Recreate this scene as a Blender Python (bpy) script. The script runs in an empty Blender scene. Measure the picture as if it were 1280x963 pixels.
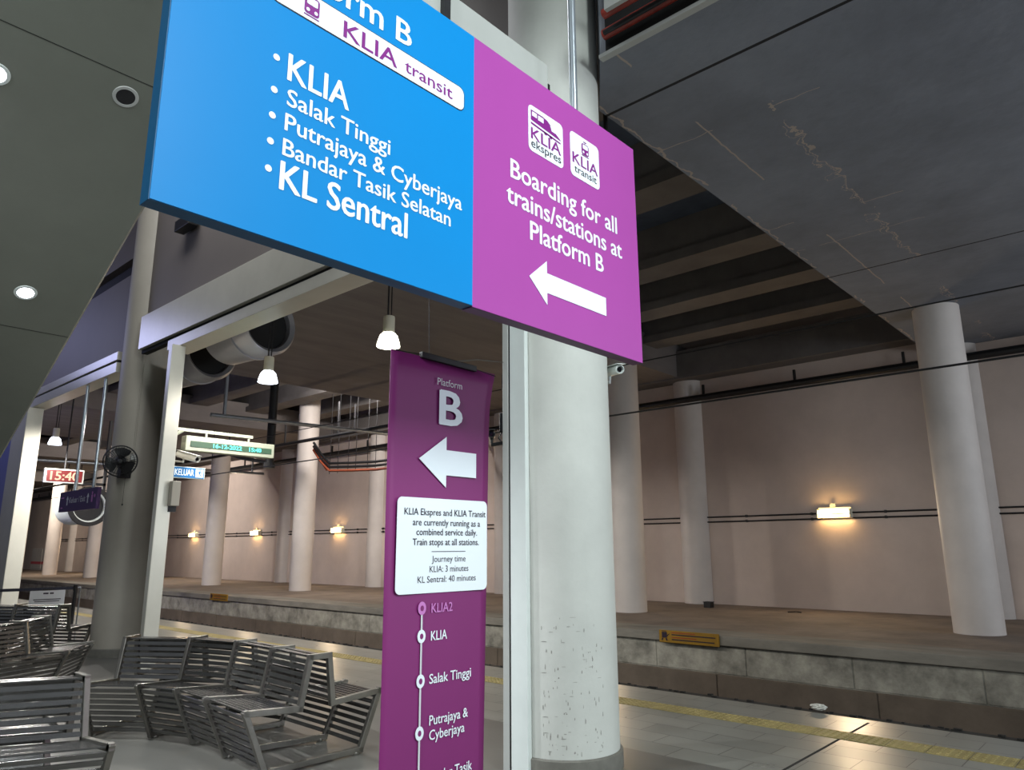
import bpy, bmesh, math, random
from mathutils import Vector, Matrix
random.seed(7)
PI = math.pi
scene = bpy.context.scene
COL = scene.collection
V = Vector

# ------------------------------------------------------------------ materials
def lin(c):
    r = []
    for v in c:
        v = v / 255.0
        r.append(v / 12.92 if v <= 0.04045 else ((v + 0.055) / 1.055) ** 2.4)
    return (r[0], r[1], r[2], 1.0)

def mat(name, rgb, rough=0.6, metal=0.0, var=0.0, scale=4.0, bump=0.0, bscale=20.0, rgb2=None, spec=0.5, detail=6.0, stretch=None):
    m = bpy.data.materials.new(name); m.use_nodes = True
    nt = m.node_tree; b = nt.nodes['Principled BSDF']
    b.inputs['Roughness'].default_value = rough
    b.inputs['Metallic'].default_value = metal
    b.inputs['Specular IOR Level'].default_value = spec
    tc = nt.nodes.new('ShaderNodeTexCoord')
    vec = tc.outputs['Object']
    if stretch:
        mp = nt.nodes.new('ShaderNodeMapping'); mp.inputs['Scale'].default_value = stretch
        nt.links.new(vec, mp.inputs['Vector']); vec = mp.outputs['Vector']
    nz = nt.nodes.new('ShaderNodeTexNoise'); nz.inputs['Scale'].default_value = scale
    nz.inputs['Detail'].default_value = detail; nz.inputs['Roughness'].default_value = 0.65
    nt.links.new(vec, nz.inputs['Vector'])
    rp = nt.nodes.new('ShaderNodeValToRGB')
    c = lin(rgb)
    if rgb2 is None:
        c2 = tuple(x * (1 - var) for x in c[:3]) + (1,)
        c1 = tuple(min(1, x * (1 + var * 0.5)) for x in c[:3]) + (1,)
    else:
        c1 = c; c2 = lin(rgb2)
    rp.color_ramp.elements[0].position = 0.33; rp.color_ramp.elements[1].position = 0.67
    rp.color_ramp.elements[0].color = c2; rp.color_ramp.elements[1].color = c1
    nt.links.new(nz.outputs['Fac'], rp.inputs['Fac'])
    nt.links.new(rp.outputs['Color'], b.inputs['Base Color'])
    if bump:
        n2 = nt.nodes.new('ShaderNodeTexNoise'); n2.inputs['Scale'].default_value = bscale
        n2.inputs['Detail'].default_value = 4
        nt.links.new(vec, n2.inputs['Vector'])
        bp = nt.nodes.new('ShaderNodeBump'); bp.inputs['Strength'].default_value = bump; bp.inputs['Distance'].default_value = 0.02
        nt.links.new(n2.outputs['Fac'], bp.inputs['Height']); nt.links.new(bp.outputs['Normal'], b.inputs['Normal'])
    return m

def emis(name, rgb, strength, base=(20, 20, 20)):
    m = bpy.data.materials.new(name); m.use_nodes = True
    b = m.node_tree.nodes['Principled BSDF']
    b.inputs['Base Color'].default_value = lin(base)
    b.inputs['Emission Color'].default_value = lin(rgb)
    b.inputs['Emission Strength'].default_value = strength
    return m

def tile_mat(name, rgb, rgb2, mortar, w, h, rough, rot=0.0, msize=0.004, offset=0.5):
    m = bpy.data.materials.new(name); m.use_nodes = True
    nt = m.node_tree; b = nt.nodes['Principled BSDF']
    tc = nt.nodes.new('ShaderNodeTexCoord'); mp = nt.nodes.new('ShaderNodeMapping')
    mp.inputs['Rotation'].default_value = (0, 0, rot)
    nt.links.new(tc.outputs['Object'], mp.inputs['Vector'])
    br = nt.nodes.new('ShaderNodeTexBrick'); br.inputs['Scale'].default_value = 1.0
    br.inputs['Brick Width'].default_value = w; br.inputs['Row Height'].default_value = h
    br.inputs['Mortar Size'].default_value = msize; br.inputs['Mortar Smooth'].default_value = 0.2
    br.offset = offset
    br.inputs['Color1'].default_value = lin(rgb); br.inputs['Color2'].default_value = lin(rgb2); br.inputs['Mortar'].default_value = lin(mortar)
    nt.links.new(mp.outputs['Vector'], br.inputs['Vector'])
    nz = nt.nodes.new('ShaderNodeTexNoise'); nz.inputs['Scale'].default_value = 2.2; nz.inputs['Detail'].default_value = 7
    nt.links.new(tc.outputs['Object'], nz.inputs['Vector'])
    mx = nt.nodes.new('ShaderNodeMixRGB'); mx.blend_type = 'MULTIPLY'; mx.inputs['Fac'].default_value = 0.35
    nt.links.new(br.outputs['Color'], mx.inputs['Color1']); nt.links.new(nz.outputs['Fac'], mx.inputs['Color2'])
    nt.links.new(mx.outputs['Color'], b.inputs['Base Color'])
    rr = nt.nodes.new('ShaderNodeMapRange'); rr.inputs['To Min'].default_value = rough - 0.08; rr.inputs['To Max'].default_value = rough + 0.1
    nt.links.new(nz.outputs['Fac'], rr.inputs['Value']); nt.links.new(rr.outputs['Result'], b.inputs['Roughness'])
    return m

def cracked_concrete(name, rgb):
    """dark grey soffit with pale jagged leak lines (lime deposits along board joints)"""
    m = mat(name, rgb, 0.85, 0, 0.22, 0.7, 0.25, 9)
    nt = m.node_tree; b = nt.nodes['Principled BSDF']
    base = b.inputs['Base Color'].links[0].from_socket
    tc = nt.nodes.new('ShaderNodeTexCoord')
    nz = nt.nodes.new('ShaderNodeTexNoise'); nz.inputs['Scale'].default_value = 5; nz.inputs['Detail'].default_value = 6
    nt.links.new(tc.outputs['Object'], nz.inputs['Vector'])
    sx = nt.nodes.new('ShaderNodeSeparateXYZ'); nt.links.new(tc.outputs['Object'], sx.inputs['Vector'])
    def math_(op, a, bb):
        n = nt.nodes.new('ShaderNodeMath'); n.operation = op
        for i, s in enumerate((a, bb)):
            if isinstance(s, (int, float)): n.inputs[i].default_value = s
            elif s is not None: nt.links.new(s, n.inputs[i])
        return n.outputs[0]
    jit = math_('MULTIPLY', math_('SUBTRACT', nz.outputs['Fac'], 0.5), 0.42)
    def line(axis, pos, wid, jamt):
        d = math_('ABSOLUTE', math_('ADD', math_('SUBTRACT', sx.outputs[axis], pos), math_('MULTIPLY', jit, jamt)), 0)
        return math_('LESS_THAN', d, wid)
    gate = nt.nodes.new('ShaderNodeTexNoise'); gate.inputs['Scale'].default_value = 1.1; gate.inputs['Detail'].default_value = 2
    nt.links.new(tc.outputs['Object'], gate.inputs['Vector'])
    g = math_('GREATER_THAN', gate.outputs['Fac'], 0.49)
    lines = None
    for axis, pos, wid, ja in (('Y', 3.02, 0.010, 0.12), ('Y', 2.35, 0.010, 0.9), ('Y', 2.40, 0.006, 1.3), ('X', 6.35, 0.006, 0.3), ('X', 9.08, 0.006, 0.25), ('X', 10.05, 0.005, 0.25), ('Y', 3.58, 0.012, 0.5)):
        l = line(axis, pos, wid, ja)
        lines = l if lines is None else math_('MAXIMUM', lines, l)
    near = math_('GREATER_THAN', sx.outputs['Y'], 1.9)
    lines = math_('MULTIPLY', math_('MULTIPLY', math_('MULTIPLY', lines, g), near), 0.85)
    mx = nt.nodes.new('ShaderNodeMixRGB'); mx.inputs['Color2'].default_value = lin((176, 160, 146))
    nt.links.new(lines, mx.inputs['Fac']); nt.links.new(base, mx.inputs['Color1'])
    # open joints across the slab
    jn = None
    for pos in (5.4, 11.45):
        d = math_('LESS_THAN', math_('ABSOLUTE', math_('SUBTRACT', sx.outputs['X'], pos), 0), 0.018)
        jn = d if jn is None else math_('MAXIMUM', jn, d)
    m2 = nt.nodes.new('ShaderNodeMixRGB'); m2.inputs['Color2'].default_value = lin((18, 18, 20))
    nt.links.new(jn, m2.inputs['Fac']); nt.links.new(mx.outputs['Color'], m2.inputs['Color1'])
    nt.links.new(m2.outputs['Color'], b.inputs['Base Color'])
    return m

M = {}
M['wall'] = mat('wall_paint', (200, 184, 174), 0.85, 0, 0.12, 0.6, 0.15, 3)
M['column'] = mat('column_paint', (208, 200, 194), 0.6, 0, 0.08, 1.2, 0.08, 4)
M['pillar'] = mat('pillar_paint', (205, 207, 200), 0.62, 0, 0.08, 1.5, 0.12, 12)
M['leftcol'] = mat('column_grey', (166, 160, 148), 0.55, 0, 0.08, 1.2, 0.05, 4)
M['skirt'] = mat('skirting_grey', (118, 116, 108), 0.6, 0, 0.25, 6)
M['white_metal'] = mat('white_metal', (215, 222, 218), 0.35, 0.0, 0.05, 3)
M['frame_metal'] = mat('frame_metal', (206, 203, 190), 0.3, 0.15, 0.06, 2)
M['black'] = mat('black_plastic', (16, 16, 18), 0.45, 0, 0.2, 8)
M['dark_metal'] = mat('dark_metal', (42, 42, 44), 0.5, 0.4, 0.2, 6)
M['gap'] = mat('dark_gasket', (10, 10, 11), 0.8)
M['floor_in'] = mat('floor_terrazzo', (100, 99, 94), 0.33, 0, 0.12, 1.2, 0.03, 60)
M['floor_tile'] = tile_mat('platform_tile', (150, 150, 142), (134, 135, 128), (70, 70, 66), 0.6, 0.3, 0.3, PI / 2)
M['tactile'] = mat('tactile_yellow', (156, 142, 92), 0.55, 0, 0.25, 5)
M['edge'] = mat('edge_rubber', (34, 32, 29), 0.9, 0, 0.4, 30)
M['ballast'] = mat('track_concrete', (70, 66, 60), 0.9, 0, 0.3, 3)
M['rail'] = mat('rail_steel', (90, 78, 66), 0.4, 0.8, 0.3, 5)
M['ledge_top'] = mat('ledge_top', (130, 116, 104), 0.85, 0, 0.3, 1.1, 0.3, 7)
M['ledge_lip'] = mat('ledge_lip', (134, 129, 119), 0.85, 0, 0.35, 2.2, 0.4, 9, stretch=(1, .35, 1))
M['ledge_face'] = mat('ledge_face', (160, 156, 144), 0.88, 0, 0.55, 2.6, 0.5, 14, detail=12)
M['ledge_low'] = mat('ledge_low', (106, 94, 82), 0.88, 0, 0.25, 1.5, 0.3, 10)
M['slab'] = cracked_concrete('slab_soffit', (122, 126, 134))
M['slab2'] = mat('slab_soffit_rough', (108, 102, 100), 0.85, 0, 0.22, 1.2, 0.35, 5, stretch=(.4, 2, 1))
M['deck'] = mat('deck_dark', (88, 98, 116), 0.85, 0, 0.25, 1.5)
M['beam'] = mat('beam_concrete', (104, 100, 98), 0.8, 0, 0.2, 1.5)
M['bulk'] = mat('bulkhead_paint', (106, 99, 94), 0.6, 0, 0.08, 0.8)
M['soffit'] = mat('stair_soffit_panel', (126, 130, 120), 0.27, 0.25, 0.1, 0.7, 0.06, 1.3)
M['steel'] = mat('bench_steel', (128, 127, 125), 0.24, 0.9, 0.25, 3, 0.05, 40, stretch=(1, 1, 4))
M['steel_frame'] = mat('bench_frame_steel', (136, 133, 126), 0.36, 0.85, 0.2, 5)
M['blue'] = mat('blue_vinyl', (0, 131, 202), 0.42, 0, 0.03, 1.0, 0.04, 2.2, spec=.25)
M['blue_edge'] = mat('blue_edge', (0, 82, 124), 0.5, 0, 0.05, 2)
M['magenta'] = mat('magenta_vinyl', (168, 73, 160), 0.3, 0, 0.04, 1.0, 0.12, 2.0)
M['mag_edge'] = mat('magenta_edge', (92, 40, 92), 0.5, 0, 0.05, 2)
M['white'] = mat('white_print', (232, 240, 246), 0.45, 0, 0.02, 2)
M['plum'] = mat('plum_print', (128, 26, 128), 0.45, 0, 0.03, 2)
M['ink'] = mat('dark_ink', (38, 26, 44), 0.5, 0, 0.03, 2)
M['banner'] = mat('banner_cloth', (124, 34, 104), 0.55, 0, 0.06, 1.0, 0.10, 1.6)
M['pinkprint'] = mat('pink_print', (196, 120, 190), 0.5, 0, 0.03, 2)
M['boardgrey'] = mat('board_grey', (176, 178, 174), 0.45, 0.1, 0.08, 1.2)
M['galv'] = mat('galvanised', (168, 176, 184), 0.3, 0.7, 0.12, 5)
M['red_pipe'] = mat('red_pipe', (150, 52, 40), 0.5, 0, 0.25, 4)
M['orange'] = mat('orange_conduit', (150, 74, 48), 0.55, 0, 0.2, 5)
M['duct'] = mat('duct_grey', (142, 142, 146), 0.4, 0.35, 0.12, 2)
M['lampbody'] = mat('lamp_body', (214, 210, 190), 0.4, 0, 0.04, 3)
M['exitpurple'] = mat('exit_purple', (62, 34, 92), 0.5, 0, 0.05, 2)
M['keluar'] = emis('exit_sign_blue', (0, 110, 170), 0.25, (0, 90, 150))
M['keluar_white'] = emis('exit_sign_white', (235, 245, 250), 0.35, (200, 210, 220))
M['ledcase'] = mat('led_case', (128, 132, 118), 0.45, 0.1, 0.06, 4)
M['ledpanel'] = mat('led_panel', (44, 66, 50), 0.3, 0, 0.1, 6)
M['ledcyan'] = emis('led_cyan', (80, 255, 235), 1.8)
M['ledred'] = emis('led_red_panel', (190, 12, 18), 0.16, (60, 3, 5))
M['leddigit'] = emis('led_digits', (255, 196, 160), .8)
M['tube'] = emis('warm_tube', (255, 206, 132), 14.0)
M['lampglow'] = emis('lamp_glow', (250, 246, 226), 9.0)
M['lampglow2'] = emis('lamp_glow_cool', (232, 240, 255), 4.0)
M['downglow'] = emis('downlight_glow', (240, 246, 255), 10.0)
M['warn'] = mat('warning_yellow', (150, 112, 22), 0.5, 0, 0.2, 3)
M['redprint'] = mat('red_print', (150, 44, 30), 0.5)
M['notice'] = mat('notice_paper', (208, 210, 214), 0.5, 0, 0.05, 4)
M['beltblue'] = mat('belt_navy', (22, 24, 44), 0.6, 0, 0.1, 8)
M['tissue'] = mat('tissue', (214, 212, 204), 0.8, 0, 0.1, 20)
M['cabinet'] = mat('cabinet_pale', (196, 190, 182), 0.5, 0, 0.1, 2)
M['redtape'] = mat('red_tape', (206, 74, 82), 0.5)
M['bluewall'] = mat('blue_lit_panel', (120, 124, 178), 0.35, 0, 0.08, 0.8)
M['lens'] = mat('lens_glass', (8, 10, 14), 0.08, 0, 0)
M['chipped'] = mat('bare_scuff', (158, 156, 150), 0.8, 0, 0.3, 10)

# ------------------------------------------------------------------ mesh helpers
def bx(bm, lo, hi, mtx=None):
    vs = [bm.verts.new((x, y, z)) for x in (lo[0], hi[0]) for y in (lo[1], hi[1]) for z in (lo[2], hi[2])]
    for f in ((0, 1, 3, 2), (4, 6, 7, 5), (0, 4, 5, 1), (2, 3, 7, 6), (0, 2, 6, 4), (1, 5, 7, 3)):
        bm.faces.new([vs[i] for i in f])
    if mtx:
        for v in vs: v.co = mtx @ v.co
    return vs

def bar(bm, p, q, w, t, side):
    """rectangular bar p->q; w measured along 'side', t across"""
    p, q, side = V(p), V(q), V(side).normalized()
    d = (q - p).normalized(); n = d.cross(side).normalized(); side = n.cross(d).normalized()
    vs = []
    for e in (p, q):
        for a, b in ((-1, -1), (1, -1), (1, 1), (-1, 1)):
            vs.append(bm.verts.new(e + side * (a * w / 2) + n * (b * t / 2)))
    for f in ((3, 2, 1, 0), (4, 5, 6, 7), (0, 1, 5, 4), (1, 2, 6, 5), (2, 3, 7, 6), (3, 0, 4, 7)):
        bm.faces.new([vs[i] for i in f])

def tube(bm, pts, r, n=10, caps=True):
    pts = [V(p) for p in pts]; rings = []
    ref = None
    for i, p in enumerate(pts):
        d = (pts[min(i + 1, len(pts) - 1)] - pts[max(i - 1, 0)]).normalized()
        if ref is None: ref = V((0, 0, 1)) if abs(d.z) < 0.9 else V((1, 0, 0))
        a = d.cross(ref).normalized(); b = d.cross(a).normalized(); ref = a.cross(d).normalized()
        rr = r[i] if isinstance(r, (list, tuple)) else r
        rings.append([bm.verts.new(p + a * (rr * math.cos(2 * PI * k / n)) + b * (rr * math.sin(2 * PI * k / n))) for k in range(n)])
    for i in range(len(rings) - 1):
        for k in range(n):
            bm.faces.new((rings[i][k], rings[i][(k + 1) % n], rings[i + 1][(k + 1) % n], rings[i + 1][k]))
    if caps:
        bm.faces.new(rings[0][::-1]); bm.faces.new(rings[-1])

def lathe(bm, prof, org=(0, 0, 0), axis=(0, 0, 1), n=32):
    """prof: list of (r, h) along axis"""
    org, axis = V(org), V(axis).normalized()
    a = axis.cross(V((0, 0, 1)) if abs(axis.z) < 0.9 else V((1, 0, 0))).normalized(); b = axis.cross(a)
    rings = []
    for r, h in prof:
        if r < 1e-5: rings.append([bm.verts.new(org + axis * h)])
        else: rings.append([bm.verts.new(org + axis * h + a * (r * math.cos(2 * PI * k / n)) + b * (r * math.sin(2 * PI * k / n))) for k in range(n)])
    for A, B in zip(rings, rings[1:]):
        for k in range(n):
            k2 = (k + 1) % n
            if len(A) == 1 and len(B) == 1: continue
            if len(A) == 1: bm.faces.new((A[0], B[k2], B[k]))
            elif len(B) == 1: bm.faces.new((A[k], A[k2], B[0]))
            else: bm.faces.new((A[k], A[k2], B[k2], B[k]))

def plate(bm, pts2, o, ux, uy, depth):
    """polygon pts2 in the plane o+ux*s+uy*t, thickened by depth along ux x uy"""
    o, ux, uy = V(o), V(ux), V(uy); n = ux.cross(uy).normalized()
    A = [bm.verts.new(o + ux * s + uy * t) for s, t in pts2]
    B = [bm.verts.new(v.co + n * depth) for v in A]
    bm.faces.new(A[::-1]); bm.faces.new(B)
    k = len(A)
    for i in range(k): bm.faces.new((A[i], A[(i + 1) % k], B[(i + 1) % k], B[i]))

def rrect(s0, t0, s1, t1, r, n=6):
    pts = []
    for cx, cy, a0 in ((s1 - r, t1 - r, 0), (s0 + r, t1 - r, 90), (s0 + r, t0 + r, 180), (s1 - r, t0 + r, 270)):
        for i in range(n + 1):
            a = math.radians(a0 + 90 * i / n); pts.append((cx + r * math.cos(a), cy + r * math.sin(a)))
    return pts

def circ(s, t, r, n=24, ry=None):
    ry = ry or r
    return [(s + r * math.cos(2 * PI * k / n), t + ry * math.sin(2 * PI * k / n)) for k in range(n)]

def wloc(o):
    l = V((0, 0, 0))
    while o: l += o.location; o = o.parent
    return l

def obj(name, bm, m, parent=None, smooth=False, local=False, bevel=0.0):
    """link a bmesh as ONE object; world coordinates are made relative to the parent unless local"""
    me = bpy.data.meshes.new(name)
    bmesh.ops.recalc_face_normals(bm, faces=bm.faces[:])
    if parent and not local: bmesh.ops.translate(bm, verts=bm.verts[:], vec=-wloc(parent))
    bm.to_mesh(me); bm.free()
    o = bpy.data.objects.new(name, me); COL.objects.link(o)
    if m: me.materials.append(m)
    if parent: o.parent = parent
    if smooth:
        for p in me.polygons: p.use_smooth = True
        md = o.modifiers.new('edge', 'EDGE_SPLIT'); md.split_angle = math.radians(40)
    if bevel:
        md = o.modifiers.new('bevel', 'BEVEL'); md.width = bevel; md.segments = 2; md.limit_method = 'ANGLE'
    return o

def B(): return bmesh.new()
def boxobj(name, lo, hi, m, parent=None, bevel=0.0):
    bm = B(); bx(bm, lo, hi); return obj(name, bm, m, parent, bevel=bevel)
def tag(o, label, cat, group=None):
    o['label'] = label; o['category'] = cat
    if group: o['group'] = group
    return o
def thing(name, label, cat, loc=(0, 0, 0), group=None, rz=0.0):
    o = bpy.data.objects.new(name, None); COL.objects.link(o); o.empty_display_size = 0.1
    o.location = loc; o.rotation_euler = (0, 0, rz)
    return tag(o, label, cat, group)
def struct(name, bm, m, smooth=False, bevel=0.0):
    o = obj(name, bm, m, smooth=smooth, bevel=bevel); o['kind'] = 'structure'; return o
def sbox(name, lo, hi, m, bevel=0.0):
    bm = B(); bx(bm, lo, hi); return struct(name, bm, m, bevel=bevel)
def dup(root, loc, label=None, rz=None):
    r = root.copy(); COL.objects.link(r); r.location = loc
    if rz is not None: r.rotation_euler = (0, 0, rz)
    if label: r['label'] = label
    for ch in list(root.children):
        c = ch.copy(); COL.objects.link(c); c.parent = r
        for g in ch.children:
            d = g.copy(); COL.objects.link(d); d.parent = c
    return r

def text(name, body, o, ux, uy, s0, s1, base, cap, m, parent, bold=0.0, shear=0.0, depth=0.0015, ref='H', local=False):
    """lettering in the plane o+ux*s+uy*t; stretched to span s0..s1 with cap height cap on the baseline"""
    cu = bpy.data.curves.new(name, 'FONT'); cu.body = ref; cu.size = 1; cu.resolution_u = 3
    t = bpy.data.objects.new(name, cu); COL.objects.link(t)
    bpy.context.view_layer.update()
    ch = t.dimensions.y
    cu.body = body; cu.shear = shear
    cu.extrude = 0.0
    bpy.context.view_layer.update()
    me = bpy.data.meshes.new_from_object(t.evaluated_get(bpy.context.evaluated_depsgraph_get()))
    bpy.data.objects.remove(t)
    xs = [v.co.x for v in me.vertices]; x0, x1 = min(xs), max(xs)
    o, ux, uy = V(o), V(ux), V(uy); n = ux.cross(uy).normalized()
    k = (s1 - s0) / (x1 - x0); kc = cap / ch
    off = V((0, 0, 0)) if local else wloc(parent)
    bm = B()
    w = bold * cap * 1.2
    for i, (a, b) in enumerate(((0, 0), (-1, 0), (1, 0), (0, .6), (0, -.6), (.7, .5), (-.7, -.5)) if w else ((0, 0),)):
        vv = [bm.verts.new(o + ux * (s0 + (v.co.x - x0) * k + a * w) + uy * (base + v.co.y * kc + b * w) + n * (depth + .0004 + i * .00002) - off) for v in me.vertices]
        for p in me.polygons:
            try: bm.faces.new([vv[j] for j in p.vertices])
            except ValueError: pass
    bpy.data.meshes.remove(me)
    bm.normal_update()
    for f in bm.faces:
        if f.normal.dot(n) < 0: f.normal_flip()
    me2 = bpy.data.meshes.new(name); bm.to_mesh(me2); bm.free(); me2.materials.append(m)
    t = bpy.data.objects.new(name, me2); COL.objects.link(t); t.parent = parent
    return t

# ------------------------------------------------------------------ camera (eye 1.6 m, 12.6 deg up)
X = V((0.672, -0.740, -0.005)).normalized()
cam = bpy.data.cameras.new('camera'); co = bpy.data.objects.new('camera', cam); COL.objects.link(co)
Rm = Matrix(((0.672, -0.158, -0.723), (-0.740, -0.151, -0.655), (-0.005, 0.976, -0.218)))
cxv = V((Rm[0][0], Rm[1][0], Rm[2][0])).normalized(); czv = V((Rm[0][2], Rm[1][2], Rm[2][2])); czv = (czv - cxv * czv.dot(cxv)).normalized(); cyv = czv.cross(cxv)
mw = Matrix(((cxv.x, cyv.x, czv.x, 0), (cxv.y, cyv.y, czv.y, 0), (cxv.z, cyv.z, czv.z, 1.6), (0, 0, 0, 1)))
co.matrix_world = mw
cam.sensor_width = 36; cam.lens = 911.38 / 1280 * 36; cam.clip_start = 0.05; cam.clip_end = 300
scene.camera = co
vs = scene.view_settings; vs.view_transform = 'Standard'; vs.look = 'None'; vs.gamma = 1.0; vs.use_curve_mapping = False; vs.exposure = 1.0

# ================================================================== SETTING
Y0, Y1 = -9.0, 90.0
sbox('floor', (-12, Y0, -0.12), (5.4, Y1, 0.0), M['floor_in'])
sbox('floor_platform', (5.4, Y0, -0.12), (7.72, Y1, 0.0), M['floor_tile'])
bm = B(); bx(bm, (5.44, 2.44, 0.0), (7.6, 2.462, 0.0015))
struct('trim_1', bm, M['edge'])
sbox('trim_2', (7.72, Y0, -1.1), (7.86, Y1, -0.005), M['edge'])
# tactile paving: raised ribbed tiles in one strip
bm = B()
for k in range(int((60 - Y0) / 0.3)):
    y = Y0 + k * 0.3
    bx(bm, (6.82, y + .004, 0.0), (7.10, y + 0.296, 0.004))
    if y < 16:
        for j in range(5):
            for i in range(5):
                lathe(bm, [(0.017, 0.004), (0.012, 0.009), (0, 0.009)], (6.85 + i * 0.055, y + 0.03 + j * 0.06, 0), n=6)
struct('trim_3', bm, M['tactile'])
sbox('track_bed', (7.86, Y0, -1.2), (11.5, Y1, -1.08), M['ballast'])
for i, x in enumerate((8.78, 10.22)):
    bm = B(); bx(bm, (x - .07, Y0, -1.08), (x + .07, Y1, -1.06)); bx(bm, (x - .012, Y0, -1.06), (x + .012, Y1, -.96)); bx(bm, (x - .035, Y0, -.96), (x + .035, Y1, -.92))
    tag(obj('rail', bm, M['rail']), ('steel running rail beside the near platform edge' if i == 0 else 'steel running rail beside the far ledge'), 'rail')
# far ledge: coping, panelled face, lower course
bm = B(); bx(bm, (11.5, Y0, -1.1), (18.2, Y1, 0.2)); struct('ledge_top', bm, M['ledge_top'])
bm = B(); bx(bm, (11.3, Y0, 0.06), (12.1, Y1, 0.206)); struct('ledge_coping', bm, M['ledge_lip'], bevel=0.012)
bm = B(); y = Y0
while y < 70:
    bx(bm, (11.36, y + .008, -0.37), (11.52, y + 1.59, 0.06)); y += 1.6
bx(bm, (11.372, Y0, -0.39), (11.49, 71, 0.06)); struct('ledge_panels', bm, M['ledge_face'], bevel=0.008)
bm = B(); y = Y0 + .5
while y < 70:
    bx(bm, (11.33, y + .006, -1.1), (11.52, y + 2.39, -0.385)); y += 2.4
bx(bm, (11.345, Y0, -1.08), (11.49, 71, -0.387)); struct('ledge_lower_course', bm, M['ledge_low'], bevel=0.008)
# far wall
sbox('wall_far', (17.5, Y0, 0.0), (17.8, Y1, 7.6), M['wall'])
sbox('wall_end', (4.5, Y1 - .3, -1), (18, Y1, 8), M['wall'])
# ceiling: dark deck with cross slabs and beams
sbox('ceiling', (4.7, Y0, 7.4), (18, Y1, 7.7), M['deck'])
bm = B(); plate(bm, [(4.67, Y0), (17.5, Y0), (17.5, 3.62), (5.28, 3.62), (4.67, 3.17)], (0, 0, 5.75), (1, 0, 0), (0, 1, 0), 1.15); struct('ceiling_slab', bm, M['slab'])
bm = B()
for a, b in ((9.4, 17.6), (25.2, 32.5), (40, 47), (55, 62)): bx(bm, (4.78, a, 6.0), (17.5, b, 6.9))
struct('ceiling_cross_slabs', bm, M['slab2'])
bm = B()
for x, z in ((6.2, 6.6), (8.65, 6.6), (11.3, 6.6), (13.4, 6.6), (15.6, 6.6)):
    bx(bm, (x - .22, 3.4, z), (x + .22, 85, 7.45))
    bx(bm, (x - .33, 3.4, z - .02), (x + .33, 85, z + .16))
struct('ceiling_beams', bm, M['beam'])
sbox('trim_4', (16.9, 3.4, 5.95), (17.5, 85, 6.7), M['beam'])
# partition with bulkhead above the doorways
bm = B(); bx(bm, (4.56, 3.9, 5.34), (4.76, 12.72, 9.0)); struct('wall_bulkhead', bm, M['bulk'])
bm = B(); bx(bm, (4.56, 12.72, 4.8), (4.76, 60, 6.42)); bx(bm, (4.56, 12.72, 6.74), (4.76, 60, 9.0)); struct('wall_bulkhead_beyond', bm, M['bulk'])
sbox('trim_5', (4.70, 12.72, 6.40), (4.78, 60, 6.76), M['gap'])
sbox('ceiling_concourse', (-12, Y0, 9.0), (4.8, 60, 9.2), M['bulk'])
sbox('wall_concourse_end', (-12, 60, 0), (4.8, 60.3, 9), M['bulk'])

# header over the doorway: fascia, dark gap, soffit strip
hd = thing('doorway_header', 'pale metal header beam over the doorway left of the banner', 'header beam', (4.5, 7.5, 4.5))
boxobj('fascia', (4.40, 4.2, 4.78), (4.555, 12.2, 5.34), M['frame_metal'], hd, .006)
boxobj('shadow_gap', (4.46, 4.2, 4.72), (4.555, 12.2, 4.78), M['gap'], hd)
boxobj('soffit_strip', (4.42, 4.19, 4.56), (4.74, 11.1, 4.72), M['frame_metal'], hd, .006)
hd2 = thing('doorway_header', 'pale metal header beam over the doorway beyond the round grey column', 'header beam', (4.5, 15.5, 4.5))
boxobj('fascia', (4.44, 13.2, 4.80), (4.555, 18.8, 4.95), M['frame_metal'], hd2, .006)
boxobj('shadow_gap', (4.48, 13.2, 4.76), (4.555, 18.8, 4.80), M['gap'], hd2)
boxobj('soffit_strip', (4.44, 13.2, 4.58), (4.74, 18.8, 4.76), M['frame_metal'], hd2, .006)

# doorway posts
p1 = thing('doorway_post', 'tall white metal post against the big pillar', 'post', (4.3, 3.86, 0))
boxobj('face_plate', (4.28, 3.74, 0), (4.325, 3.905, 4.9), M['white_metal'], p1, .006)
boxobj('gasket', (4.29, 3.905, 0), (4.345, 3.925, 4.9), M['gap'], p1)
boxobj('guide_rail', (4.28, 3.925, 0), (4.345, 3.985, 4.9), M['boardgrey'], p1, .004)
p2 = thing('doorway_post', 'pale metal doorway post in front of the round grey column', 'post', (4.5, 10.85, 0))
boxobj('face_plate', (4.30, 10.62, 0), (4.50, 10.74, 4.555), M['frame_metal'], p2, .008)
boxobj('gasket', (4.33, 10.74, 0), (4.48, 10.80, 4.555), M['gap'], p2)
bm = B(); plate(bm, [(4.45, 10.80), (4.48, 10.80), (5.15, 12.44), (5.12, 12.45)], (0, 0, 0), (1, 0, 0), (0, 1, 0), 4.555); obj('light_block_panel', bm, M['leftcol'], p2)  # added panel, nearly edge-on, keeps pendant light off the grey pillar
p3 = thing('doorway_post', 'pale metal post at the left edge of the picture', 'post', (4.5, 18.3, 0))
boxobj('face_plate', (4.36, 17.8, 0), (4.66, 18.75, 4.575), M['frame_metal'], p3, .01)
boxobj('gasket', (4.40, 18.75, 0), (4.6, 18.85, 4.575), M['gap'], p3)
sbox('wall_left_panel', (4.5, 18.85, 0), (4.6, 60, 4.9), M['bluewall'])

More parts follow.
